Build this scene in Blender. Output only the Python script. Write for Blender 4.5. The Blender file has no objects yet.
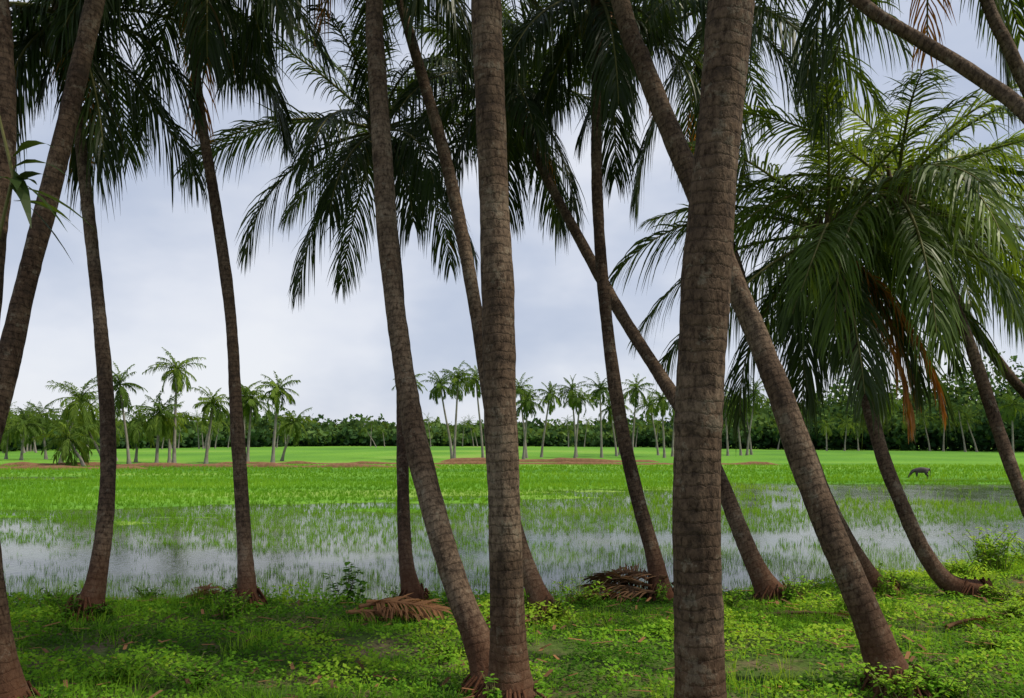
import bpy, math, random
import numpy as np
from mathutils import Vector
R=np.random.default_rng(7); random.seed(7)
scn=bpy.context.scene
WATER=-0.42

# ------------------------------------------------------------------ helpers
TAB=R.random((256,256))
def vn(x,y,s=1.0,seed=0):
    x=np.asarray(x,float)*s+seed*17.31; y=np.asarray(y,float)*s+seed*5.77
    xi=np.floor(x).astype(int); yi=np.floor(y).astype(int)
    fx=x-xi; fy=y-yi; fx=fx*fx*(3-2*fx); fy=fy*fy*(3-2*fy)
    a=TAB[xi%256,yi%256]; b=TAB[(xi+1)%256,yi%256]; c=TAB[xi%256,(yi+1)%256]; d=TAB[(xi+1)%256,(yi+1)%256]
    return (a*(1-fx)+b*fx)*(1-fy)+(c*(1-fx)+d*fx)*fy
def fbm(x,y,s=1.0,seed=0,o=3):
    v=0;a=.5;t=0
    for i in range(o):
        v=v+a*vn(x,y,s*2**i,seed+i*3); t+=a; a*=.55
    return v/t
def sstep(a,b,x):
    t=np.clip((x-a)/(b-a),0,1); return t*t*(3-2*t)
def norm(v): return v/np.maximum(np.linalg.norm(v,axis=-1,keepdims=True),1e-9)

class MB:
    """quad mesh accumulator with a per-vertex 'tint' and 'vlen' attribute"""
    def __init__(s): s.V=[];s.F=[];s.T=[];s.L=[];s.M=[];s.S=[];s.n=0
    def add(s,V,F,t=0.5,l=0.0,m=0,smooth=False):
        V=np.asarray(V,float).reshape(-1,3);F=np.asarray(F,int).reshape(-1,4)
        s.V.append(V);s.F.append(F+s.n);s.n+=len(V)
        s.T.append(np.broadcast_to(np.asarray(t,float),(len(V),)));s.L.append(np.broadcast_to(np.asarray(l,float),(len(V),)))
        s.M.append(np.full(len(F),m));s.S.append(np.full(len(F),smooth))
    def strips(s,Lp,Rp,t=0.5,m=0):
        N,k,_=Lp.shape
        V=np.stack([Lp,Rp],axis=2).reshape(-1,3)
        b=(np.arange(N)[:,None]*k+np.arange(k-1)[None,:])*2
        F=np.stack([b,b+1,b+3,b+2],-1).reshape(-1,4)
        t=np.repeat(np.broadcast_to(np.asarray(t,float),(N,)),k*2)
        s.add(V,F,t,0,m)
    def tube(s,P,r,n=8,t=0.5,m=0,ang_r=None,l=None,smooth=True):
        P=np.asarray(P,float);K=len(P)
        T=norm(np.gradient(P,axis=0))
        ref=np.array([0,1.0,0]) if abs(T[0][1])<.9 else np.array([1.0,0,0])
        A=norm(np.cross(T,ref));B=np.cross(T,A)
        th=np.arange(n)/n*2*np.pi
        r=np.broadcast_to(np.asarray(r,float),(K,))[:,None]*np.ones((1,n))
        if ang_r is not None: r=r*ang_r
        V=P[:,None,:]+r[...,None]*(np.cos(th)[None,:,None]*A[:,None,:]+np.sin(th)[None,:,None]*B[:,None,:])
        i=np.arange(K-1)[:,None]*n;j=np.arange(n)[None,:];j2=(j+1)%n
        F=np.stack([i+j,i+j2,i+n+j2,i+n+j],-1)
        ll=np.repeat(np.zeros(K) if l is None else l,n)
        s.add(V,F,t,ll,m,smooth)
    def obj(s,name,mats,parent=None):
        V=np.concatenate(s.V);F=np.concatenate(s.F)
        me=bpy.data.meshes.new(name)
        me.vertices.add(len(V));me.vertices.foreach_set('co',V.astype(np.float32).ravel())
        me.loops.add(len(F)*4);me.loops.foreach_set('vertex_index',F.astype(np.int32).ravel())
        me.polygons.add(len(F));me.polygons.foreach_set('loop_start',np.arange(0,len(F)*4,4,dtype=np.int32))
        me.polygons.foreach_set('material_index',np.concatenate(s.M).astype(np.int32))
        me.polygons.foreach_set('use_smooth',np.concatenate(s.S).astype(bool))
        for nm,d in (('tint',s.T),('vlen',s.L)):
            a=me.attributes.new(nm,'FLOAT','POINT');a.data.foreach_set('value',np.concatenate(d).astype(np.float32))
        me.update(calc_edges=True)
        for m in mats: me.materials.append(m)
        o=bpy.data.objects.new(name,me);scn.collection.objects.link(o)
        if parent: o.parent=parent
        return o

def empty(name,loc=(0,0,0)):
    e=bpy.data.objects.new(name,None);e.empty_display_size=.3
    scn.collection.objects.link(e);return e

# ------------------------------------------------------------------ materials
def newmat(name):
    m=bpy.data.materials.new(name);m.use_nodes=True
    nt=m.node_tree;nt.nodes.clear()
    out=nt.nodes.new('ShaderNodeOutputMaterial')
    return m,nt,out
def nd(nt,t,**kw):
    n=nt.nodes.new(t)
    for k,v in kw.items():
        if k in n.inputs: n.inputs[k].default_value=v
        else: setattr(n,k,v)
    return n
def ramp(nt,stops,fac=None):
    r=nt.nodes.new('ShaderNodeValToRGB');el=r.color_ramp.elements
    while len(el)>1: el.remove(el[-1])
    el[0].position=stops[0][0];el[0].color=(*stops[0][1],1)
    for p,c in stops[1:]:
        e=el.new(p);e.color=(*c,1)
    if fac is not None: nt.links.new(fac,r.inputs['Fac'])
    return r
def mixc(nt,a,b,fac,mode='MIX'):
    m=nt.nodes.new('ShaderNodeMix');m.data_type='RGBA';m.blend_type=mode
    for i,v in ((0,fac),(6,a),(7,b)):
        if hasattr(v,'is_output'): nt.links.new(v,m.inputs[i])
        else: m.inputs[i].default_value=v if i==0 else (*v,1)
    return m.outputs[2]
def math_(nt,op,a,b=0.0,c=0.0):
    m=nt.nodes.new('ShaderNodeMath');m.operation=op
    for i,v in enumerate((a,b,c)):
        if hasattr(v,'is_output'): nt.links.new(v,m.inputs[i])
        else: m.inputs[i].default_value=v
    return m.outputs[0]
def noise(nt,scale,detail=4,rough=.6,vec=None):
    n=nd(nt,'ShaderNodeTexNoise',Scale=scale,Detail=detail,Roughness=rough)
    if vec is None: vec=nd(nt,'ShaderNodeTexCoord').outputs['Object']
    nt.links.new(vec,n.inputs['Vector']);return n.outputs['Fac']

def leafmat(name,stops,trans=.35,rough=.5,spec=.4,glossy=True):
    m,nt,out=newmat(name)
    a=nd(nt,'ShaderNodeAttribute',attribute_name='tint')
    r=ramp(nt,stops,a.outputs['Fac'])
    if glossy:
        p=nd(nt,'ShaderNodeBsdfPrincipled',Roughness=rough);p.inputs['Specular IOR Level'].default_value=spec
        nt.links.new(r.outputs[0],p.inputs['Base Color'])
    else:
        p=nt.nodes.new('ShaderNodeBsdfDiffuse');nt.links.new(r.outputs[0],p.inputs['Color'])
    tr=nd(nt,'ShaderNodeBsdfTranslucent')
    tc=mixc(nt,r.outputs[0],(1.6,1.4,.5),1.0,'MULTIPLY')
    nt.links.new(tc,tr.inputs['Color'])
    mx=nd(nt,'ShaderNodeMixShader',Fac=trans)
    nt.links.new(p.outputs[0],mx.inputs[1]);nt.links.new(tr.outputs[0],mx.inputs[2])
    nt.links.new(mx.outputs[0],out.inputs['Surface']);return m

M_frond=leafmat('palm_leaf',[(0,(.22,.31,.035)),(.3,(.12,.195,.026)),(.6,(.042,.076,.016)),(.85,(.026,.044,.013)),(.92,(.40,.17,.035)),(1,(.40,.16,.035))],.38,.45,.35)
M_dead=leafmat('dead_frond',[(0,(.10,.065,.04)),(.5,(.22,.115,.06)),(1,(.34,.17,.08))],.15,.8,.1,False)
M_rice=leafmat('rice_leaf',[(0,(.085,.21,.02)),(.5,(.15,.33,.028)),(1,(.25,.43,.045))],.42,.5,.3,False)
M_weed=leafmat('ground_leaf',[(0,(.035,.09,.012)),(.3,(.08,.20,.02)),(.65,(.18,.37,.03)),(1,(.34,.50,.05))],.38,.5,.3,False)
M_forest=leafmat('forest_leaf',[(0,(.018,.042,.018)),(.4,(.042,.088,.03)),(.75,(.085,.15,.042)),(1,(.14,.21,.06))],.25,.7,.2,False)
M_palmfar=leafmat('far_palm_leaf',[(0,(.17,.24,.04)),(.5,(.085,.14,.03)),(1,(.045,.075,.022))],.35,.5,.35,False)

def trunkmat():
    m,nt,out=newmat('palm_bark')
    tc=nd(nt,'ShaderNodeTexCoord').outputs['Object']
    vl=nd(nt,'ShaderNodeAttribute',attribute_name='vlen').outputs['Fac']
    rnd=nt.nodes.new('ShaderNodeObjectInfo').outputs['Random']
    big=noise(nt,1.3,4,.7,tc)
    mp=nt.nodes.new('ShaderNodeMapping');mp.inputs['Scale'].default_value=(1,1,.45);nt.links.new(tc,mp.inputs[0])
    fine=noise(nt,34,3,.75,mp.outputs[0]);mid=noise(nt,5.5,5,.8,tc)
    ph=math_(nt,'ADD',vl,math_(nt,'MULTIPLY',mid,.09))
    saw=math_(nt,'FRACT',math_(nt,'MULTIPLY',ph,1/.066))
    ring=ramp(nt,[(0,(.2,.2,.2)),(.10,(.65,.65,.65)),(.25,(1,1,1)),(.92,(.9,.9,.9)),(1,(.2,.2,.2))],saw)
    base=ramp(nt,[(.3,(.058,.036,.024)),(.5,(.115,.076,.050)),(.7,(.19,.138,.096))],math_(nt,'ADD',big,math_(nt,'MULTIPLY',math_(nt,'SUBTRACT',rnd,.5),.22)))
    f2=ramp(nt,[(.34,(.22,.20,.19)),(.5,(.85,.85,.85)),(.66,(1.25,1.25,1.25))],fine)
    c=mixc(nt,base.outputs[0],f2.outputs[0],.9,'MULTIPLY')
    c=mixc(nt,c,ring.outputs[0],math_(nt,'MULTIPLY',fine,1.0),'MULTIPLY')
    lich=ramp(nt,[(.57,(0,0,0)),(.61,(1,1,1))],mid)
    lf=math_(nt,'MULTIPLY',lich.outputs[0],math_(nt,'MULTIPLY',fine,.5))
    c=mixc(nt,c,(.27,.24,.18),lf)
    dk=ramp(nt,[(.37,(.9,.9,.9)),(.47,(0,0,0))],mid)
    c=mixc(nt,c,(.034,.024,.018),math_(nt,'MULTIPLY',dk.outputs[0],.8))
    c=mixc(nt,c,(.10,.040,.020),ramp(nt,[(0,(.85,.85,.85)),(.6,(.25,.25,.25)),(1,(0,0,0))],vl).outputs[0])
    p=nd(nt,'ShaderNodeBsdfPrincipled',Roughness=.9);p.inputs['Specular IOR Level'].default_value=.12
    nt.links.new(c,p.inputs['Base Color'])
    hb=math_(nt,'ADD',math_(nt,'MULTIPLY',ring.outputs[0],.4),math_(nt,'ADD',fine,math_(nt,'MULTIPLY',mid,.6)))
    b=nd(nt,'ShaderNodeBump',Strength=.9,Distance=.012)
    nt.links.new(hb,b.inputs['Height']);nt.links.new(b.outputs[0],p.inputs['Normal'])
    nt.links.new(p.outputs[0],out.inputs['Surface']);return m
M_bark=trunkmat()

def plain(name,c1,c2,scale=8,rough=.85,spec=.2,bump=.5,dist=.02):
    m,nt,out=newmat(name)
    n=noise(nt,scale,5,.7)
    r=ramp(nt,[(.3,c1),(.7,c2)],n)
    p=nd(nt,'ShaderNodeBsdfPrincipled',Roughness=rough);p.inputs['Specular IOR Level'].default_value=spec
    nt.links.new(r.outputs[0],p.inputs['Base Color'])
    b=nd(nt,'ShaderNodeBump',Strength=bump,Distance=dist);nt.links.new(n,b.inputs['Height']);nt.links.new(b.outputs[0],p.inputs['Normal'])
    nt.links.new(p.outputs[0],out.inputs['Surface']);return m
M_stalk=plain('palm_stalk',(.11,.12,.035),(.19,.17,.06),6,.6)
M_fibre=plain('palm_fibre',(.06,.04,.025),(.15,.10,.06),20,.95)
M_nut=plain('coconut_skin',(.10,.13,.03),(.22,.17,.05),6,.45,.4)
M_bund=plain('red_earth',(.15,.075,.04),(.25,.14,.075),3,.95,.1,.8,.05)
M_farbark=plain('far_palm_bark',(.15,.13,.11),(.28,.25,.22),1.5,.95,.1)
M_hide=plain('buffalo_hide',(.035,.028,.025),(.08,.062,.052),5,.6,.3)
M_horn=plain('horn',(.06,.055,.05),(.14,.13,.11),8,.4,.4)

def groundmat():
    m,nt,out=newmat('ground')
    tc=nd(nt,'ShaderNodeTexCoord').outputs['Object']
    z=nd(nt,'ShaderNodeAttribute',attribute_name='tint').outputs['Fac']   # 0 bank .5 mud 1 field
    w=nd(nt,'ShaderNodeAttribute',attribute_name='vlen').outputs['Fac']   # field shade variation
    n1=noise(nt,1.3,5,.65,tc);n2=noise(nt,14,4,.7,tc)
    soil=ramp(nt,[(.3,(.045,.085,.018)),(.50,(.08,.13,.025)),(.64,(.16,.125,.07)),(.8,(.28,.21,.14))],n1)
    soil=mixc(nt,soil.outputs[0],ramp(nt,[(.3,(.45,.45,.45)),(.7,(1.2,1.2,1.2))],n2).outputs[0],.8,'MULTIPLY')
    mud=mixc(nt,(.05,.055,.025),(.09,.10,.04),n1)
    n3=noise(nt,.35,4,.7,tc);n4=noise(nt,3.0,3,.8,tc)
    fld=ramp(nt,[(0,(.065,.165,.022)),(.35,(.105,.255,.026)),(.65,(.15,.32,.03)),(1,(.25,.36,.07))],math_(nt,'ADD',math_(nt,'MULTIPLY',w,.75),math_(nt,'MULTIPLY',n3,.35)))
    fld=mixc(nt,fld.outputs[0],ramp(nt,[(.3,(.5,.55,.45)),(.65,(1.1,1.1,1.1))],n4).outputs[0],.75,'MULTIPLY')
    a=mixc(nt,soil,mud,ramp(nt,[(.1,(0,0,0)),(.45,(1,1,1))],z).outputs[0])
    c=mixc(nt,a,fld,ramp(nt,[(.55,(0,0,0)),(.95,(1,1,1))],z).outputs[0])
    p=nd(nt,'ShaderNodeBsdfPrincipled',Roughness=.95);p.inputs['Specular IOR Level'].default_value=.1
    nt.links.new(c,p.inputs['Base Color'])
    b=nd(nt,'ShaderNodeBump',Strength=.8,Distance=.04);nt.links.new(n2,b.inputs['Height']);nt.links.new(b.outputs[0],p.inputs['Normal'])
    nt.links.new(p.outputs[0],out.inputs['Surface']);return m
M_ground=groundmat()
def watermat():
    m,nt,out=newmat('paddy_water')
    tc=nd(nt,'ShaderNodeTexCoord').outputs['Object']
    n=noise(nt,.3,4,.7,tc)
    c=ramp(nt,[(.35,(.03,.05,.015)),(.65,(.075,.085,.04))],n)
    rg=ramp(nt,[(.35,(.03,.03,.03)),(.7,(.14,.14,.14))],noise(nt,.6,3,.7,tc))
    p=nd(nt,'ShaderNodeBsdfPrincipled',Roughness=.06,IOR=1.33);p.inputs['Specular IOR Level'].default_value=.36
    nt.links.new(c.outputs[0],p.inputs['Base Color']);nt.links.new(rg.outputs[0],p.inputs['Roughness'])
    h=noise(nt,7,3,.6,tc)
    b=nd(nt,'ShaderNodeBump',Strength=.35,Distance=.012);nt.links.new(h,b.inputs['Height']);nt.links.new(b.outputs[0],p.inputs['Normal'])
    nt.links.new(p.outputs[0],out.inputs['Surface']);return m
M_water=watermat()

# ------------------------------------------------------------------ terrain
def bank_y(x): return 10.9+0.036*np.clip(x+0.5,0,14)**2+0.7*(vn(x,0*x,.55,3)-.5)
def field_start(x): return np.interp(x,[-60,-20,-5,4,12,40],[27,25,28,33,44,47])
def pools(x,y):
    return np.exp(-(((x+33)/7)**2+((y-50)/2.8)**2)*1.1)*1.1+1.15*np.exp(-(((x-18)/8.5)**4+((y-37.5)/6)**4))+.8*np.exp(-(((x-10)/4)**2+((y-29)/2)**2))
def field_amt(x,y):
    f=sstep(-4,4,y-field_start(x)+22*(fbm(x*.16,y*.45,1.0,5,4)-.5))
    return np.clip(f-1.7*np.clip(pools(x,y)-.2+.5*(fbm(x*.3,y*.8,1,51)-.5),0,1),0,1)
def ground_z(x,y):
    x=np.asarray(x,float);y=np.asarray(y,float)
    b=1-sstep(-1.0,.8,y-bank_y(x))
    zb=0.10*(fbm(x,y,.8,1)-.5)+.03*(vn(x,y,4,2)-.5)
    zp=-.58+.205*field_amt(x,y)+.05*(vn(x,y,.7,9)-.5)
    return b*zb+(1-b)*zp
xs=np.concatenate([-np.geomspace(2500,64,16),np.arange(-60,-14,.7),np.arange(-14,16,.17),np.arange(16,62,.7),np.geomspace(64,2500,16)])
ys=np.concatenate([-np.geomspace(400,12,8),np.arange(-10,3,1.0),np.arange(3,16.5,.14),np.arange(16.5,82,.45),np.geomspace(84,3000,26)])
X,Y=np.meshgrid(xs,ys)
Z=ground_z(X,Y)
bk=1-sstep(-.6,.5,Y-bank_y(X))
fa=field_amt(X,Y)
zone=np.where(bk>.02,.5*(1-bk),.5+.5*fa)
shade=np.clip(fbm(X*.05,Y*.25,1.0,8)*1.9-.48+.6*(vn(X*.01,Y*.16,1,4)-.5),0,1)
nx=len(xs);ny=len(ys)
i=np.arange(ny-1)[:,None]*nx;j=np.arange(nx-1)[None,:]
F=np.stack([i+j,i+j+1,i+nx+j+1,i+nx+j],-1)
g=MB();g.add(np.stack([X,Y,Z],-1),F,zone.ravel(),shade.ravel(),0,True);g.obj('ground',[M_ground])
w=MB();w.add([(-200,8.5,WATER),(200,8.5,WATER),(200,110,WATER),(-200,110,WATER)],[(0,1,2,3)]);w.obj('paddy_water',[M_water])

# ------------------------------------------------------------------ coconut palms
def catmull(P,ds):
    P=np.asarray(P,float);E=np.vstack([2*P[0]-P[1],P,2*P[-1]-P[-2]]);out=[]
    for k in range(len(P)-1):
        a,b,c,d=E[k:k+4];n=max(2,int(np.linalg.norm(c-b)/ds))
        t=np.linspace(0,1,n,endpoint=False)[:,None]
        out.append(.5*((2*b)+(-a+c)*t+(2*a-5*b+4*c-d)*t*t+(-a+3*b-3*c+d)*t**3))
    out.append(P[-1][None]);return np.vstack(out)

def trunk(mb,pts,r0,r1,n=16,ds=.03,m=0):
    P=catmull(pts,ds);d0=P[1]-P[0]
    P=np.vstack([[P[0]+np.array([0,0,-.25])-d0*.2],P])
    l=np.concatenate([[0],np.cumsum(np.linalg.norm(np.diff(P,axis=0),axis=1))])-.25
    s=np.clip(l/l[-1],0,1)
    sd=int(r0*1e4)%50
    r=r0+(r1-r0)*s**.8
    r=r*(1+.12*(vn(l,l*0,1.3,sd)-.5)+.06*(vn(l,l*0,5,3+sd)-.5)+.04*(vn(l,l*0,14,5+sd)-.5))
    r=r+r0*.75*np.exp(-np.clip(l,0,9)/.15)+r0*.3*np.exp(-np.clip(l,0,9)/.55)
    th=np.arange(n)/n*2*np.pi
    ang=1+.07*(vn(l[:,None]*4+0*th,np.cos(th)[None,:]*2+l[:,None]*0,1,11)-.5)+.04*(vn(l[:,None]*16+0*th,np.sin(th)[None,:]*3+l[:,None]*0,1,12)-.5)
    ang=ang*(1+.22*np.exp(-np.clip(l,0,9)/.2)[:,None]*np.sin(5*th+r0*90)[None,:])
    mb.tube(P,r,n,.5,m,ang,l)
    for q in range(34):
        a=R.random()*6.28;rr=r[1]*1.0
        b=P[1]+np.array([math.cos(a)*rr*.7,math.sin(a)*rr*.7,.10+.14*R.random()])
        e=P[1]+np.array([math.cos(a)*rr*(1.2+.6*R.random()),math.sin(a)*rr*(1.2+.6*R.random()),-.06])
        mb.tube(np.array([b,(b+e)/2+np.array([0,0,.02]),e]),[.014,.011,.007],5,.5,m,None,np.array([.0,0,0]))
    return P

def frond(mb,c,az,e0,bend,L,n=60,lm=.75,w0=.021,tint=.5,grav=.45,M=18,side_curl=0,ms=1,ml=0,roll=0,k=4,miss=0.0,rr=.028):
    s=np.linspace(0,1,M)
    el=e0-bend*s**1.15
    azs=az+side_curl*s*s
    d=np.stack([np.cos(el)*np.cos(azs),np.cos(el)*np.sin(azs),np.sin(el)],-1)
    P=c+np.vstack([[0,0,0],np.cumsum((d[1:]+d[:-1])/2*L/(M-1),axis=0)])
    mb.tube(P,rr*(1-.85*s)+.003,5,tint,ms)
    t=np.linspace(.13,.995,n);t=np.repeat(t,2);sg=np.tile([1.,-1.],n)
    t=np.clip(t+R.normal(0,.004,len(t)),.1,1)
    if miss>0:
        kp=R.random(len(t))>miss;t=t[kp];sg=sg[kp]
    N=len(t)
    pos=np.stack([np.interp(t,s,P[:,q]) for q in range(3)],-1)
    T=norm(np.stack([np.interp(t,s,d[:,q]) for q in range(3)],-1))
    S0=np.stack([-np.sin(az+side_curl*t*t),np.cos(az+side_curl*t*t),0*t],-1)
    U0=np.cross(T,S0);U0=U0*np.sign(U0[:,2:3]+1e-6)
    ro=(roll+.0*t)[:,None]
    S=S0*np.cos(ro)+U0*np.sin(ro);U=np.cross(T,S);U=np.where((U*U0).sum(-1,keepdims=True)<0,-U,U)
    al=np.radians(30)+np.radians(32)*t+R.normal(0,.08,N)
    up=.18+R.normal(0,.12,N)
    D=norm(sg[:,None]*S*np.cos(al)[:,None]+T*np.sin(al)[:,None]+U*up[:,None])
    l=lm*(.40+.60*np.sin(np.pi*np.clip(.10+.72*t,0,1))**.9)*(1-.5*np.clip((t-.72)/.28,0,1)**1.5)*(1+R.normal(0,.08,N))
    gv=grav*(1+R.normal(0,.25,N))
    us=np.linspace(0,1,k)[None,:,None]
    # leaflets leave the rib sideways and fold down under their own weight
    C=pos[:,None,:]+D[:,None,:]*l[:,None,None]*(us-.42*np.minimum(gv,1.1)[:,None,None]*us**2)+np.array([0,0,-1.])*(l*gv)[:,None,None]*us**1.8
    W=norm(T-D*(T*D).sum(-1,keepdims=True)+U*R.normal(0,.3,N)[:,None])
    wp=np.interp(np.linspace(0,1,k),[0,.3,.7,1],[.6,1,.7,.05])*w0
    off=W[:,None,:]*wp[None,:,None]
    mb.strips(C-off,C+off,tint+R.normal(0,.04,N),ml)
    return P

def ball(mb,c,r,m,t=.5,sq=1.2):
    th=np.linspace(.01,np.pi-.01,7);ph=np.arange(9)/9*2*np.pi
    V=np.stack([np.sin(th)[:,None]*np.cos(ph)[None],np.sin(th)[:,None]*np.sin(ph)[None],np.cos(th)[:,None]*sq*np.ones((1,9))],-1)*r+c
    i=np.arange(6)[:,None]*9;j=np.arange(9)[None]
    mb.add(V,np.stack([i+j,i+(j+1)%9,i+9+(j+1)%9,i+9+j],-1),t,0,m,True)

def crown(mb,c,n=20,L=3.6,lm=.80,tint=.55,emin=-28,emax=72,nl=66,az0=0,wind=0.0,nuts=8,dead=1,grav=.68,w0=.016,bendk=1.05):
    for i in range(n):
        f=(i+.5)/n
        e=math.radians(emax+(emin-emax)*f**.9+R.normal(0,7))
        az=az0+i*2.39996+R.normal(0,.22)
        bend=math.radians((48+32*f)+R.normal(0,9))*bendk
        if e<math.radians(-15): bend*=.6
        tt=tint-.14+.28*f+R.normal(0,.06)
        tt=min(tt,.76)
        frond(mb,c+np.array([0,0,.12*(1-f)]),az,e,bend,L*(.82+.2*math.sin(f*3.0))*(1+R.normal(0,.09)),nl,lm,w0,tt,grav*(.55+.8*f),side_curl=R.normal(wind,.25),roll=R.normal(0,.35),k=5)
    for i in range(dead):
        frond(mb,c,R.random()*6.28,math.radians(-50),math.radians(30),L*.7,nl//2,lm*.7,w0*.8,.97,.9,miss=.3)
    for i in range(14):
        a=i*2.4;e=np.array([math.cos(a)*.22,math.sin(a)*.22,.25+.02*i])
        mb.tube(np.array([c+np.array([0,0,-.35])+e*np.array([.3,.3,0]),c+e*np.array([.7,.7,.3]),c+e]),[.05,.055,.02],6,.5,2)
    for i in range(nuts):
        a=R.random()*6.28
        ball(mb,c+np.array([math.cos(a)*.22,math.sin(a)*.22,-.28-.22*R.random()]),.10+.02*R.random(),3)

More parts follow.
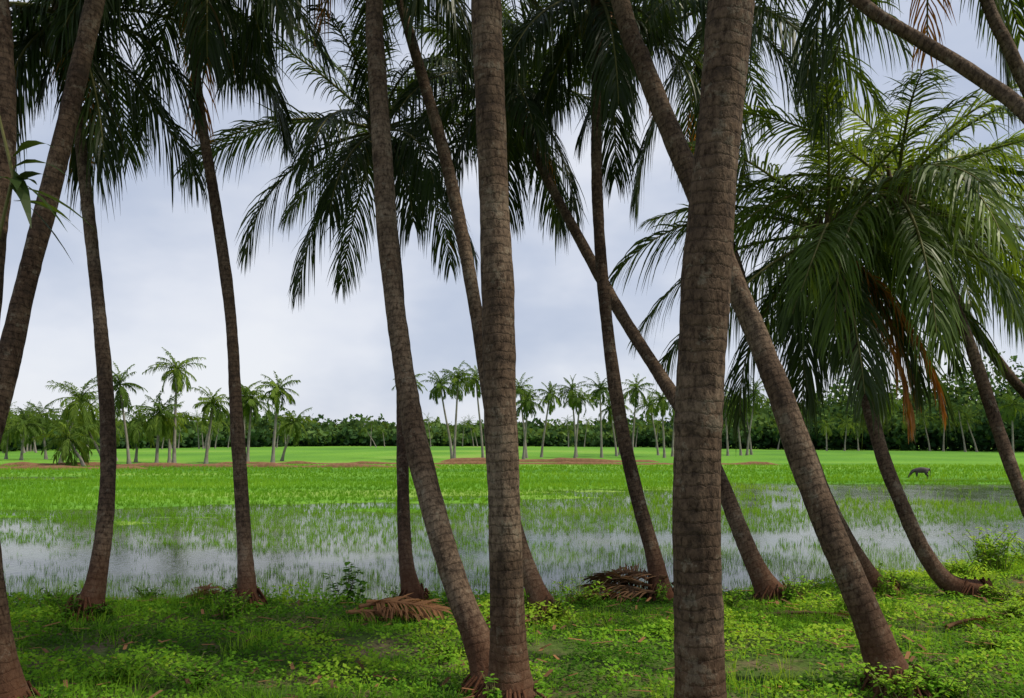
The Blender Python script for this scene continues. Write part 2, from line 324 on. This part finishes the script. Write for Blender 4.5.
HI=dict(n=12,nl=30,w0=.028,nuts=4,dead=0)   # crowns far above the eye
PALMS=[
([(-3.62,5.8,0),(-3.70,5.8,.41),(-3.83,5.85,1.12),(-3.92,5.9,1.93),(-3.96,6,2.67),(-3.95,6.1,3.52),(-3.94,6.2,4.25),(-4.02,6.3,4.99),(-4.18,6.4,6.0),(-4.9,6.7,10.2)],.09,.075,dict(HI,L=3.6,tint=.65)),
([(-4.77,6.5,0),(-4.66,6.7,.91),(-4.61,6.9,1.66),(-4.54,7.1,2.4),(-4.47,7.3,3.28),(-4.33,7.5,4.34),(-4.21,7.7,5.37),(-4.17,8,6.4),(-4.15,8.3,7.5),(-4.2,8.6,9.6)],.104,.077,dict(L=3.7,tint=.66,n=18)),
([(-4.85,9.1,0),(-4.77,9.2,.45),(-4.77,9.4,1.18),(-4.9,9.7,2.12),(-5.14,10,3.38),(-5.43,10.3,4.7),(-5.72,10.6,5.97),(-6,10.9,7.18),(-6.1,11,7.8)],.10,.062,dict(L=2.6,tint=.68,emin=-50,n=20)),
([(-3.14,9.5,0),(-3.2,9.6,.56),(-3.31,9.8,1.265),(-3.45,10,2.375),(-3.63,10.3,3.67),(-3.94,10.6,5.18),(-4.25,10.9,6.5),(-4.43,11.1,7.69),(-4.6,11.4,8.8)],.088,.058,dict(L=3.2,tint=.66,emin=-36)),
([(-.13,6.4,0),(-.28,6.5,.375),(-.445,6.6,.76),(-.645,6.8,1.32),(-.84,7,2),(-1,7.2,2.81),(-1.14,7.4,3.76),(-1.235,7.6,4.755),(-1.32,7.8,5.705),(-1.38,8,6.6),(-1.49,8.7,11.2)],.108,.073,dict(HI,L=3.7,tint=.6)),
([(-1.19,9.8,0),(-1.325,10,.5),(-1.445,10.6,1.34),(-1.55,11.3,2.28),(-1.69,12.2,3.525),(-1.87,13,4.925),(-2.17,14,6.375),(-2.5,15,7.75)],.09,.062,dict(L=3.3,tint=.68,emin=-40,n=24,nuts=10,bendk=.88,dead=0)),
([(-.015,5.9,0),(-.03,5.9,.525),(-.045,5.9,1.115),(-.066,5.9,1.705),(-.09,5.9,2.295),(-.104,5.95,3.04),(-.135,6,3.8),(-.165,6,4.55),(-.197,6.05,5.33),(-.229,6.1,6.5),(-.264,6.3,11)],.130,.092,dict(HI,L=3.7,tint=.6)),
([(.405,9,0),(.25,9.1,.35),(.07,9.3,.84),(-.107,9.5,1.525),(-.27,9.8,2.49),(-.4,10,3.31),(-.605,10.3,4.445),(-.86,10.6,5.645),(-1.24,11,7.02),(-1.58,11.3,8.215),(-2.0,11.9,9.8)],.10,.068,dict(L=3.4,tint=.66,emin=-35,n=18)),
([(3.29,10,0),(3.07,10.1,.42),(2.91,10.3,.905),(2.756,10.6,1.47),(2.475,11,2.2),(2.13,11.5,2.93),(1.63,12.1,3.94),(1.09,12.8,5.2),(.6,13.4,6.355),(.175,14,7.51),(-.11,14.5,8.43)],.115,.068,dict(L=2.9,tint=.68,emin=-45,n=23,bendk=.95)),
([(1.89,10.1,0),(1.82,10.2,.47),(1.64,10.4,1.22),(1.46,10.6,2.13),(1.335,10.9,3.23),(1.246,11.2,4.52),(1.22,11.5,5.74),(1.25,11.8,7.015),(1.316,12.1,8.7)],.104,.068,dict(L=2.9,tint=.66,emin=-42,n=19)),
([(1.034,4.4,0),(1.034,4.4,.57),(1.023,4.4,1.12),(1.012,4.4,1.67),(1.03,4.4,2.22),(1.067,4.4,2.88),(1.111,4.4,3.43),(1.16,4.4,3.925),(1.205,4.4,4.42),(1.28,4.45,5.06),(1.7,4.6,9.8)],.144,.106,dict(HI,L=3.6,tint=.6)),
([(3.064,6.4,0),(2.967,6.45,.307),(2.83,6.5,.7),(2.673,6.6,1.134),(2.514,6.75,1.66),(2.33,6.9,2.345),(2.174,7.1,2.93),(2.007,7.2,3.395),(1.7625,7.5,4.25),(1.5,7.7,5.03),(1.284,7.9,5.75),(1.093,8.1,6.455),(.4,8.8,10)],.118,.08,dict(HI,L=3.7,tint=.6)),
([(4.88,10.5,0),(4.69,10.6,.28),(4.45,10.7,.73),(4.265,10.9,1.25),(4.144,11.2,1.86),(3.94,11.5,2.65),(3.675,12,3.65),(3.5,12.4,4.635),(3.3,12.8,5.84),(3.25,13,7.04),(3.325,13.3,8.32),(3.44,13.5,9.3)],.10,.07,dict(L=3.5,tint=.58,emin=-45,n=21)),
([(5.96,10.3,0),(5.63,10.4,.18),(5.38,10.5,.58),(5.216,10.7,1.13),(5.115,11,1.725),(5.06,11.4,2.57),(5.015,11.8,3.4),(5,12.2,4.29),(4.977,12.6,5.15)],.105,.075,dict(L=3.35,tint=.52,emin=-52,emax=70,n=28,nuts=12,dead=0,lm=.85)),
([(7.1,10,0),(6.73,10.1,.675),(6.515,10.3,1.42),(6.4,10.6,2.265),(6.325,11,3.24),(6.24,11.4,4.07),(6.09,11.8,4.876),(5.87,12.2,5.69)],.09,.065,dict(L=3.1,tint=.32,emin=-32,emax=66,n=22,dead=0,lm=.85)),
([(11.27,13.3,0),(10.26,13.5,1.325),(9.385,13.7,2.26),(8.83,13.8,2.83),(8.365,14,3.575),(7.9,14.2,4.485),(7.67,14.5,5.35),(7.55,14.8,6.16)],.10,.07,dict(L=3.2,tint=.26,emin=-40,emax=66,n=22,dead=0,lm=.85)),
([(5.11,5,0),(4.7,5.1,1.235),(4.425,5.3,2.4),(4.11,5.5,3.51),(3.755,5.8,4.335),(3.51,6,4.715),(3.16,6.2,5.1),(2.82,6.4,5.48),(2.41,6.7,6.19),(1.995,7,8.2)],.066,.042,dict(L=2.3,tint=.64,n=16,lm=.55,dead=0)),
([(6.88,8,0),(6.46,8.1,1.9),(6.05,8.3,3.87),(5.72,8.5,5.19),(5.35,8.6,6.19),(5.2,8.8,6.895),(4.86,9.3,9.2)],.08,.058,dict(L=3.6,tint=.58,emin=-42,n=19)),
]
BASES=[]
for pi,(pts,r0,r1,kw) in enumerate(PALMS):
    root=empty('coconut_palm')
    pts=[list(p) for p in pts];pts[0][2]=float(ground_z(pts[0][0],pts[0][1]));BASES.append((pts[0][0],pts[0][1]))
    mb=MB();P=trunk(mb,pts,r0,r1);mb.obj('trunk',[M_bark],root)
    mb=MB();crown(mb,P[-1],az0=pi*1.3,**kw)
    if pi==13: # hanging dry fronds
        for (o,az_,e_,b_,L_,t_) in (((-.1,-.5,-.2),-25,-42,40,3.0,.98),((-.1,-.5,-.4),-38,-52,34,2.8,.96),((0,-.4,-.3),-12,-50,30,2.5,.90)):
            frond(mb,P[-1]+np.array(o),math.radians(az_),math.radians(e_),math.radians(b_),L_,60,.5,.022,t_,.75,miss=.05)
    mb.obj('crown',[M_frond,M_stalk,M_fibre,M_nut],root)

# ------------------------------------------------------------------ palms across the paddy
def small_palm(mb,x,y,h,L,lean=0.0,n=24,nl=18,tint=.5,z0=None):
    z0=float(ground_z(x,y)) if z0 is None else z0
    pts=[(x-lean,y,z0-.2),(x-lean*.75,y,z0+h*.3),(x-lean*.3,y,z0+h*.7),(x,y,z0+h)]
    P=catmull(pts,.8);s=np.linspace(0,1,len(P))
    mb.tube(P,.16-.07*s+.12*np.exp(-s*14),7,.5,1)
    a0=R.random()*6
    for i in range(n):
        f=(i+.5)/n
        e=math.radians(80-125*f+R.normal(0,10))
        frond(mb,P[-1],a0+i*2.4+R.normal(0,.25),e,math.radians(50+30*f),L*(1+R.normal(0,.14)),nl,L*.27,.06,tint+R.normal(0,.15),.7,M=7,ms=0,ml=0,k=3,roll=R.normal(0,.4),rr=.04)
MID=[(-40.5,75,6.2,2.9),(-39.2,80,7.9,2.5),(-31.7,72,4.9,2.5),(-30.6,73,8.6,2.3),(-29.9,80,6.2,2.2),(-28.4,85,7.5,2.3),(-26.7,82,6.3,2.5),(-22.2,76,7.1,2.1),
(-38.9,70,2.6,2.6),(-41.5,78,3.6,2.9),(-40,86,4.3,2.7),(-57.8,95,4.1,2.6),(-58.8,100,5.2,2.6),(-63,100,3.5,2.7),(-47,92,4.6,2.8),(-36,84,4.6,2.5),(-24.5,90,4.5,2.3),(-52,98,5.5,2.6),
(-13.4,105,9.7,2.3),(-8.7,97,9.0,2.2),(-6.2,92,9.2,2.4),(-4.5,100,10.3,2.2),(1.05,105,8.8,2.4),(1.9,95,6.9,2.2),(5.2,110,8.8,2.3),(8.4,112,9.3,2.5),(8.5,100,7.4,2.0),(11.9,108,9.0,2.4),(17.4,112,9.7,2.7),(20.2,108,7.6,2.2),(14.5,118,7.2,2.3),(23.5,115,8.4,2.3),
(34.8,125,8.5,2.6),(38,125,9.6,2.8),(37.9,130,7.9,2.6),(32.5,122,8,2.4),(21.6,125,7.7,2.5),(17.2,130,8.4,2.4),(-72,90,7,2.8),(-80,100,9,2.8),(60,128,9,2.8),(75,120,8,2.8),(95,130,10,2.8)]
for (x,y,h,L) in MID:
    mb=MB();small_palm(mb,x,y,h*R.uniform(.95,1.05),L,lean=R.normal(0,1.0),tint=R.uniform(.2,.6));mb.obj('coconut_palm',[M_palmfar,M_farbark])

# ------------------------------------------------------------------ distant woodland
mb=MB()
def leafcloud(mb,c,rad,n,size,t0):
    u=norm(R.normal(size=(n,3)));rr=R.random(n)**.33
    lob=1+.25*np.sin(u[:,0]*5+c[0])*np.cos(u[:,2]*5+c[1])
    P=c+u*(rr*lob)[:,None]*rad
    a=norm(R.normal(size=(n,3)));b=norm(np.cross(a,R.normal(size=(n,3))))
    sz=size*R.uniform(.6,1.3,n)[:,None]
    Q=np.stack([P-a*sz,P-b*sz*.7,P+a*sz,P+b*sz*.7],1)
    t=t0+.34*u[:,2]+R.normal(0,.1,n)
    mb.add(Q.reshape(-1,3),np.arange(4*n).reshape(-1,4),np.repeat(np.clip(t,0,1),4),0,0)
bs=np.linspace(-1.15,1.15,240)
FB=[-1.1,-.64,-.45,-.2,0,.17,.3,.45,.64,1.1]
for row in range(4):
    for b in bs:
        b2=b+R.normal(0,.006)
        yf=np.interp(b2,FB,[150,165,240,320,310,270,215,190,165,150])
        hh=np.interp(b2,[-1.1,-.64,-.42,-.3,-.15,0,.17,.3,.45,.64,1.1],[9.5,9,10.5,14,12,11,12,14,19,22,19])
        y=yf+row*yf*.07+R.normal(0,yf*.02);x=b2*y
        h=hh*(.50+.19*row)*R.uniform(.74,1.16)*(1+.45*(vn(b2*16,row,1,6)-.5))
        Rr=yf/200*R.uniform(2.6,5.4)*(1.2 if b>.3 else 1)
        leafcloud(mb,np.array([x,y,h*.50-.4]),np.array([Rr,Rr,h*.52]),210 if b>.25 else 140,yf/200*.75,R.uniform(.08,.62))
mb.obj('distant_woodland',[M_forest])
mb=MB()
for q in range(85):
    b=R.uniform(-.9,.9);
    if q<36: b=R.uniform(-.8,-.35)
    yf=np.interp(b,FB,[140,150,215,290,290,255,200,180,155,140])*R.uniform(.92,1.02)
    small_palm(mb,b*yf,yf,R.uniform(5,9.0)*(yf/200)**.3,2.8,R.normal(0,1),n=16,nl=8,tint=R.uniform(.1,.6),z0=-.4)
mb.obj('distant_palm_grove',[M_palmfar,M_farbark])

# ------------------------------------------------------------------ earth bunds
def bund(x0,x1,y0,y1,h,w_):
    n=int(abs(x1-x0)/.5);t=np.linspace(0,1,n)
    x=x0+(x1-x0)*t;y=y0+(y1-y0)*t+1.2*(vn(x,x*0,.15,2)-.5)
    prof=np.array([(-1,-.5),(-.75,.25),(-.45,.85),(0,1),(.45,.85),(.8,.3),(1,-.5)])
    hh=h*(.4+1.0*vn(x,0*x,.45,5))*sstep(0,.03,t)*(1-sstep(.97,1,t))
    V=np.stack([x[:,None]+0*prof[None,:,0],y[:,None]+w_*prof[None,:,0],-.38+hh[:,None]*prof[None,:,1]+.06*(vn(x[:,None]*3,prof[None,:,0]*3,1,4)-.5)],-1)
    i=np.arange(n-1)[:,None]*7;j=np.arange(6)[None]
    b=MB();b.add(V,np.stack([i+j,i+7+j,i+8+j,i+j+1],-1),.5,0,0,True);b.obj('earth_bund',[M_bund])
bund(-46,-6,71,69,.34,.5);bund(-8,16,88,86,.38,.5);bund(-60,-30,62,66,.24,.4);bund(-30,26,80,77,.24,.4)

# ------------------------------------------------------------------ rice seedlings
def blades(mb,x,y,z,h,nb,w,k=3,spread=.35,t=.5):
    N=len(x);x=np.repeat(x,nb);y=np.repeat(y,nb);z=np.repeat(z,nb);h=np.repeat(h,nb)*R.uniform(.6,1.15,N*nb);t=np.repeat(t,nb)+R.normal(0,.09,N*nb);w=np.repeat(w,nb)
    a=R.random(N*nb)*6.283;ln=np.abs(R.normal(0,spread,N*nb))
    d=np.stack([np.cos(a),np.sin(a),0*a],-1)
    us=np.linspace(0,1,k)[None,:,None]
    C=np.stack([x,y,z],-1)[:,None,:]+d[:,None,:]*(.02+h[:,None,None]*ln[:,None,None]*us**1.6)+np.array([0,0,1.])*(h[:,None,None]*us*(1-.25*np.clip(ln,0,1.5)[:,None,None]*us))
    b=R.random(N*nb)*6.283;W=np.stack([np.cos(b),np.sin(b),0*b],-1)
    wp=np.interp(np.linspace(0,1,k),[0,.5,1],[.8,1,.12])
    off=W[:,None,:]*w[:,None,None]*wp[None,:,None]
    mb.strips(C-off,C+off,t,0)
mb=MB()
for (ya,yb,dens,nb,w,k,hh) in ((10.5,18,80,5,.0058,2,.15),(18,28,46,5,.010,2,.17),(28,48,18,5,.017,2,.20),(48,75,6,5,.024,2,.23)):
    A=(.8*(yb*yb-ya*ya)+8*(yb-ya));N=int(A*dens)
    y=np.sqrt(R.uniform(ya*ya,yb*yb,N));x=R.uniform(-1,1,N)*(.8*y+4)
    n1=fbm(x*.7,y*.9,1.0,12);n2=fbm(x*.10,y*.28,1.0,15);n3=vn(x*2.3,y*2.3,1,17)
    base=np.interp(y,[10,12.5,15,19,26,34],[.30,.36,.52,.68,.85,1.0])
    base=base+np.interp(x/y,[-.6,-.3,0,.25,.5],[.14,.12,.06,.0,-.06])*sstep(15,22,y)
    D=base+1.8*(n1-.5)+2.8*(n2-.5)+.6*(n3-.5)
    D=np.where(y>26,D-1.8*pools(x,y),D)
    D=np.maximum(D,(field_amt(x,y)>.5)*.9)
    kp=(R.random(N)<np.clip(D,0.05,1))&(y>bank_y(x)+.25)
    x=x[kp];y=y[kp];n2=n2[kp]
    z=np.maximum(ground_z(x,y),WATER-.05)
    blades(mb,x,y,z,hh*(.7+.6*n2)*R.uniform(.6,1.2,len(x)),nb,np.full(len(x),w),k,.38,np.clip(.4+1.0*(n2-.45)+.1*sstep(20,45,y),0,1))
mb.obj('rice_seedlings',[M_rice])

# ------------------------------------------------------------------ bank ground cover
def bare(x,y):
    return np.clip(np.exp(-(((x-2.1)/.8)**2+((y-7.0)/.4)**2))*1.3+np.exp(-(((x-4.3)/.7)**2+((y-8.4)/.35)**2))+np.exp(-(((x+3)/1.4)**2+((y-8.6)/.25)**2))*.6+5.5*np.clip(fbm(x,y,.9,21)-.59,0,1),0,1)
mb=MB()
N=300000
y=np.sqrt(R.uniform(4.2**2,15**2,N));x=R.uniform(-1,1,N)*(.78*y+1.5)
kp=(y<bank_y(x)+.25)&(R.random(N)>bare(x,y)*.93);x=x[kp];y=y[kp];N=len(x)
n1=fbm(x,y,1.6,30);n2=fbm(x,y,.45,33);n3=vn(x,y,6,37)
hz=ground_z(x,y)+(.01+.26*n1**1.8*R.random(N))*(1-.6*bare(x,y))*1.2
hz=np.maximum(hz,WATER+.02)
sz=R.uniform(.008,.019,N)*(1+.9*n1)
nrm=norm(np.stack([R.normal(0,.5,N),R.normal(-.15,.5,N),np.ones(N)],-1))
a=norm(np.cross(nrm,R.normal(size=(N,3))));b=np.cross(nrm,a)
P=np.stack([x,y,hz],-1)
Q=np.stack([P-a*sz[:,None],P-b*sz[:,None]*.62,P+a*sz[:,None],P+b*sz[:,None]*.62],1)
side_light=np.interp(x,[-6,-1,2,6],[-.12,.02,.18,.24])  # shade at left and soft light at right, painted into the tint
t=np.clip(.48+side_light+1.4*(n2-.5)+1.2*(n1-.5)+.5*(n3-.5)+R.normal(0,.10,N),0,1)
mb.add(Q.reshape(-1,3),np.arange(4*N).reshape(-1,4),np.repeat(t,4),0,0)
mb.obj('ground_cover_plants',[M_weed])
mb=MB()
N=26000
y=np.sqrt(R.uniform(4.2**2,15**2,N));x=R.uniform(-1,1,N)*(.78*y+1.5)
d=.20+2.2*(fbm(x,y,1.1,41)-.47)+.5*sstep(-1.2,0,y-bank_y(x))
kp=(y<bank_y(x)+.35)&(R.random(N)<d)&(R.random(N)>bare(x,y)*.9);x=x[kp];y=y[kp]
t=np.clip(.58+1.0*(fbm(x,y,.6,44)-.5)+np.interp(x,[-6,6],[-.08,.15]),0,1)  # grass tint also carries painted shade at left, light at right
blades(mb,x,y,ground_z(x,y),.06+.22*fbm(x,y,1.1,41)**1.5,5,np.full(len(x),.0028),3,.6,t)
mb.obj('bank_grass',[M_weed])

# ------------------------------------------------------------------ individual weeds and shrubs
def shrub(name,x,y,h,rad,stems,leaves,ls,t=.5,z=None):
    mb=MB();z=float(ground_z(x,y)) if z is None else z
    for i in range(stems):
        a=R.random()*6.28;d=np.array([math.cos(a)*rad,math.sin(a)*rad,h])*R.uniform(.55,1.1)*np.array([R.uniform(.2,1),R.uniform(.2,1),1])
        b=np.array([x+R.normal(0,rad*.2),y+R.normal(0,rad*.2),z-.03])
        S=np.array([b,b+d*np.array([.3,.3,.5]),b+d])
        mb.tube(S,[.006,.005,.002],5,.3,1)
        f=R.uniform(.2,1,leaves)[:,None]
        P=b+d*np.array([1,1,1])*f*np.concatenate([f,f,np.ones_like(f)],1)
        a2=R.random(leaves)*6.28
        D=norm(np.stack([np.cos(a2),np.sin(a2),R.uniform(-.2,.7,leaves)],-1))
        us=np.linspace(0,1,4)[None,:,None];l=ls*R.uniform(.6,1.2,leaves)
        C=P[:,None,:]+D[:,None,:]*l[:,None,None]*us+np.array([0,0,-1.])*(l*.4)[:,None,None]*us**2
        W=norm(np.cross(D,[0,0,1.]));wp=np.array([.15,1,.8,.05])
        off=W[:,None,:]*(l*.30)[:,None,None]*wp[None,:,None]
        mb.strips(C-off,C+off,np.clip(t+R.normal(0,.15,leaves),0,1),0)
    return mb.obj(name,[M_weed,M_stalk])
for (x,y,h,r,s,l,ls,t) in ((-3.15,8.9,.35,.28,26,14,.06,.5),(-2.1,10.2,.62,.22,9,14,.12,.3),(-5.6,7.9,.35,.4,30,14,.06,.35),(3.0,6.2,.30,.3,30,14,.055,.8),(3.45,6.3,.25,.25,24,12,.05,.75),
    (7.3,12.2,.65,.55,50,22,.08,.85),(8.3,12.6,.5,.6,45,20,.08,.85),(6.4,11.4,.4,.4,30,16,.07,.85),(5.1,10.6,.3,.35,26,14,.06,.8),(.2,9.4,.25,.3,22,12,.05,.7),(2.5,9.3,.3,.3,24,14,.06,.7),(-1.9,8.0,.2,.3,20,12,.05,.6),(-4.6,10.2,.3,.3,20,12,.06,.45),(4.6,7.6,.2,.35,26,12,.05,.8),(1.6,8.3,.18,.3,24,12,.05,.75),
    (.9,9.9,.3,.4,26,14,.06,.75),(3.6,10.2,.3,.4,26,14,.06,.8),(-.6,7.4,.2,.4,26,14,.05,.65),(-3.3,6.7,.25,.35,26,14,.06,.5),(3.9,9.2,.3,.4,30,14,.06,.85),(5.6,9.0,.25,.5,34,14,.06,.85),(-2.6,6.6,.22,.3,22,12,.06,.5),(6.2,9.8,.3,.5,34,14,.06,.9),(-5.4,9.4,.3,.35,24,14,.06,.5)):
    shrub('weed_plant',x,y,h,r,s,l,ls,t)
for (bx,by) in BASES:   # creepers growing round the palm feet
    for q in range(2):
        a=R.uniform(3.3,6.1) if q else R.random()*6.28
        shrub('creeper_plant',bx+math.cos(a)*.24,by+math.sin(a)*.24,R.uniform(.18,.42),R.uniform(.12,.25),14,12,R.uniform(.05,.075),.45+.06*bx)  # creeper tint rises with x, painting the brighter-lit right side
# epiphyte with long leaves clinging to the left-hand trunk
mb=MB();c=np.array([-3.74,6.0,3.98])
for i in range(13):
    a=R.random()*6.28 if i>9 else R.uniform(-1.0,.6);e=R.uniform(-.7,.7);l=R.uniform(.35,.62)
    D=np.array([[math.cos(a)*math.cos(e),math.sin(a)*math.cos(e),math.sin(e)]])
    us=np.linspace(0,1,7)[None,:,None]
    C=c+np.array([0,0,R.uniform(-.2,.15)])+D[:,None,:]*l*us+np.array([0,0,-1.])*l*.55*us**2
    W=norm(np.cross(D,[0,0,1.]));wp=np.array([.1,.35,.9,1,.8,.45,.03])*.045
    mb.strips(C-W[:,None,:]*wp[None,:,None],C+W[:,None,:]*wp[None,:,None],R.uniform(.55,.8),0)
mb.tube(np.array([c+[-.12,0,-.5],c,c+[-.12,0,.5]]),[.012,.015,.01],6,.3,1)
mb.obj('climber_plant',[M_frond,M_stalk])

# ------------------------------------------------------------------ fallen fronds / litter
def fallen(x,y,L,az,n=40,t=.5,cnt=1,lift=.12,name='fallen_palm_frond'):
    mb=MB()
    for q in range(cnt):
        c=np.array([x+R.normal(0,.08),y+R.normal(0,.08),float(ground_z(x,y))+lift+.03*q])
        frond(mb,c,az+R.normal(0,.35)*(cnt>1),.10,.30,L*R.uniform(.8,1.1),n,.38,.012,t+R.normal(0,.15),.40,M=10,ms=0,ml=0,miss=.15,roll=R.normal(0,.35),rr=.022)
    mb.obj(name,[M_dead])
fallen(-1.75,9.0,.85,.0,34,.75,5,.06)
fallen(1.7,10.0,.85,2.6,38,.2,9,.05)
fallen(2.7,9.0,1.2,.1,26,.3,1,.06)
fallen(-3.9,9.8,.5,1.4,18,.25,3,.05)
fallen(4.4,8.2,.9,.6,20,.35,1,.06)
fallen(.3,8.7,.7,3.5,20,.2,2,.06)
mb=MB()
N=1100;y=R.uniform(5,11,N);x=R.uniform(-7,9,N)
a=R.random(N)*6.28;l=R.uniform(.02,.10,N);d=np.stack([np.cos(a),np.sin(a),R.normal(0,.1,N)],-1)
p=np.stack([x,y,ground_z(x,y)+.06+.06*R.random(N)],-1);W=norm(np.cross(d,[0,0,1.]))*(l*.18)[:,None]
C=np.stack([p-d*l[:,None],p,p+d*l[:,None]],1)
mb.strips(C-W[:,None,:],C+W[:,None,:],R.uniform(0,1,N),0);mb.obj('leaf_litter',[M_dead])

# ------------------------------------------------------------------ grazing buffalo
def buffalo(x,y,z,s,yaw):
    root=empty('water_buffalo')
    V=[];E=[];Rd=[]
    def v(p,r):
        V.append(p);Rd.append(r);return len(V)-1
    def chain(start,pts):
        a=start
        for p,r in pts:
            b=v(p,r);E.append((a,b));a=b
        return a
    pel=v((-.55,0,1.12),(.27,.30))
    mid=chain(pel,[((-.2,0,1.06),(.30,.36)),((.2,0,1.06),(.30,.38)),((.55,0,1.14),(.27,.34))])
    chain(mid,[((.85,0,1.02),(.19,.22)),((1.10,0,.72),(.15,.17)),((1.24,0,.50),(.14,.15)),((1.38,0,.26),(.09,.10)),((1.42,0,.16),(.08,.08))])
    chain(pel,[((-.82,0,1.15),(.14,.15)),((-.92,0,.95),(.035,.035)),((-.93,0,.55),(.025,.025)),((-.92,0,.40),(.045,.045))])
    for sy in (-1,1):
        chain(pel,[((-.50,sy*.2,.85),(.17,.16)),((-.42,sy*.22,.66),(.12,.11)),((-.64,sy*.22,.42),(.07,.065)),((-.58,sy*.22,.10),(.05,.05)),((-.55,sy*.22,.0),(.07,.06))])
        chain(mid,[((.50,sy*.2,.80),(.13,.12)),((.52,sy*.21,.45),(.075,.07)),((.50+.08*sy,sy*.21,.10),(.05,.05)),((.52+.08*sy,sy*.21,.0),(.07,.06))])
    me=bpy.data.meshes.new('body');me.from_pydata(V,E,[]);o=bpy.data.objects.new('body',me);scn.collection.objects.link(o);o.parent=root
    me.materials.append(M_hide)
    o.modifiers.new('Skin','SKIN')
    if not me.skin_vertices: raise RuntimeError('no skin layer')
    for i,sv in enumerate(me.skin_vertices[0].data): sv.radius=Rd[i];sv.use_root=(i==0)
    ss=o.modifiers.new('Sub','SUBSURF');ss.levels=2;ss.render_levels=2
    mb=MB()
    for sy in (-1,1):
        mb.tube(np.array([(1.10,sy*.12,.78),(1.05,sy*.32,.84),(.92,sy*.42,.98),(.80,sy*.36,1.10)]),[.05,.045,.03,.008],6,.5,0)
        mb.add([(1.10,sy*.13,.70),(1.04,sy*.30,.74),(1.02,sy*.36,.64),(1.08,sy*.22,.60)],[(0,1,2,3)],.5,0,1)
    mb.obj('horns_and_ears',[M_horn,M_hide],root)
    root.location=(x,y,z);root.rotation_euler=(0,0,yaw);root.scale=(s,s,s)
buffalo(25.6,50,-.44,.54,math.radians(165))

# ------------------------------------------------------------------ sky and sun
SUN_EL,SUN_ROT=math.radians(55),math.radians(98)
wd=bpy.data.worlds.new('World');scn.world=wd;wd.use_nodes=True
nt=wd.node_tree;nt.nodes.clear()
out=nt.nodes.new('ShaderNodeOutputWorld');bg=nt.nodes.new('ShaderNodeBackground');bg.inputs['Strength'].default_value=.11
sky=nt.nodes.new('ShaderNodeTexSky');sky.sky_type='NISHITA';sky.sun_disc=False;sky.sun_elevation=SUN_EL;sky.sun_rotation=SUN_ROT
tc=nt.nodes.new('ShaderNodeTexCoord').outputs['Generated']
mp=nt.nodes.new('ShaderNodeMapping');mp.inputs['Scale'].default_value=(1,1,1.9);nt.links.new(tc,mp.inputs['Vector'])
n=noise(nt,2.6,5,.52,mp.outputs[0])
sep=nt.nodes.new('ShaderNodeSeparateXYZ');nt.links.new(tc,sep.inputs[0])
f=math_(nt,'ADD',math_(nt,'MULTIPLY',n,1.05),math_(nt,'MULTIPLY',sep.outputs['Z'],-.30))
cl=ramp(nt,[(.18,(.38,.45,.61)),(.38,(.53,.585,.71)),(.54,(.72,.75,.83)),(.66,(.80,.82,.87))],f)
sc=nt.nodes.new('ShaderNodeVectorMath');sc.operation='SCALE';sc.inputs['Scale'].default_value=10.0
nt.links.new(cl.outputs[0],sc.inputs[0])
c=mixc(nt,sky.outputs[0],sc.outputs[0],.9)
nt.links.new(c,bg.inputs['Color']);nt.links.new(bg.outputs[0],out.inputs['Surface'])
sl=bpy.data.lights.new('sun','SUN');sl.energy=4.2;sl.angle=math.radians(4);sl.color=(1,.92,.76)
so=bpy.data.objects.new('sun',sl);scn.collection.objects.link(so)
d=Vector((math.sin(SUN_ROT)*math.cos(SUN_EL),math.cos(SUN_ROT)*math.cos(SUN_EL),math.sin(SUN_EL)))
so.rotation_euler=d.to_track_quat('Z','Y').to_euler();so.location=(0,0,30)

# ------------------------------------------------------------------ camera
cd=bpy.data.cameras.new('camera');cam=bpy.data.objects.new('camera',cd);scn.collection.objects.link(cam)
cd.sensor_width=36;cd.lens=28.125;cd.shift_y=.089;cd.clip_end=6000;cd.clip_start=.05
cam.location=(0,0,2.0);cam.rotation_euler=(math.radians(90),0,0)
scn.camera=cam
scn.view_settings.view_transform='Standard';scn.view_settings.look='None';scn.view_settings.exposure=0
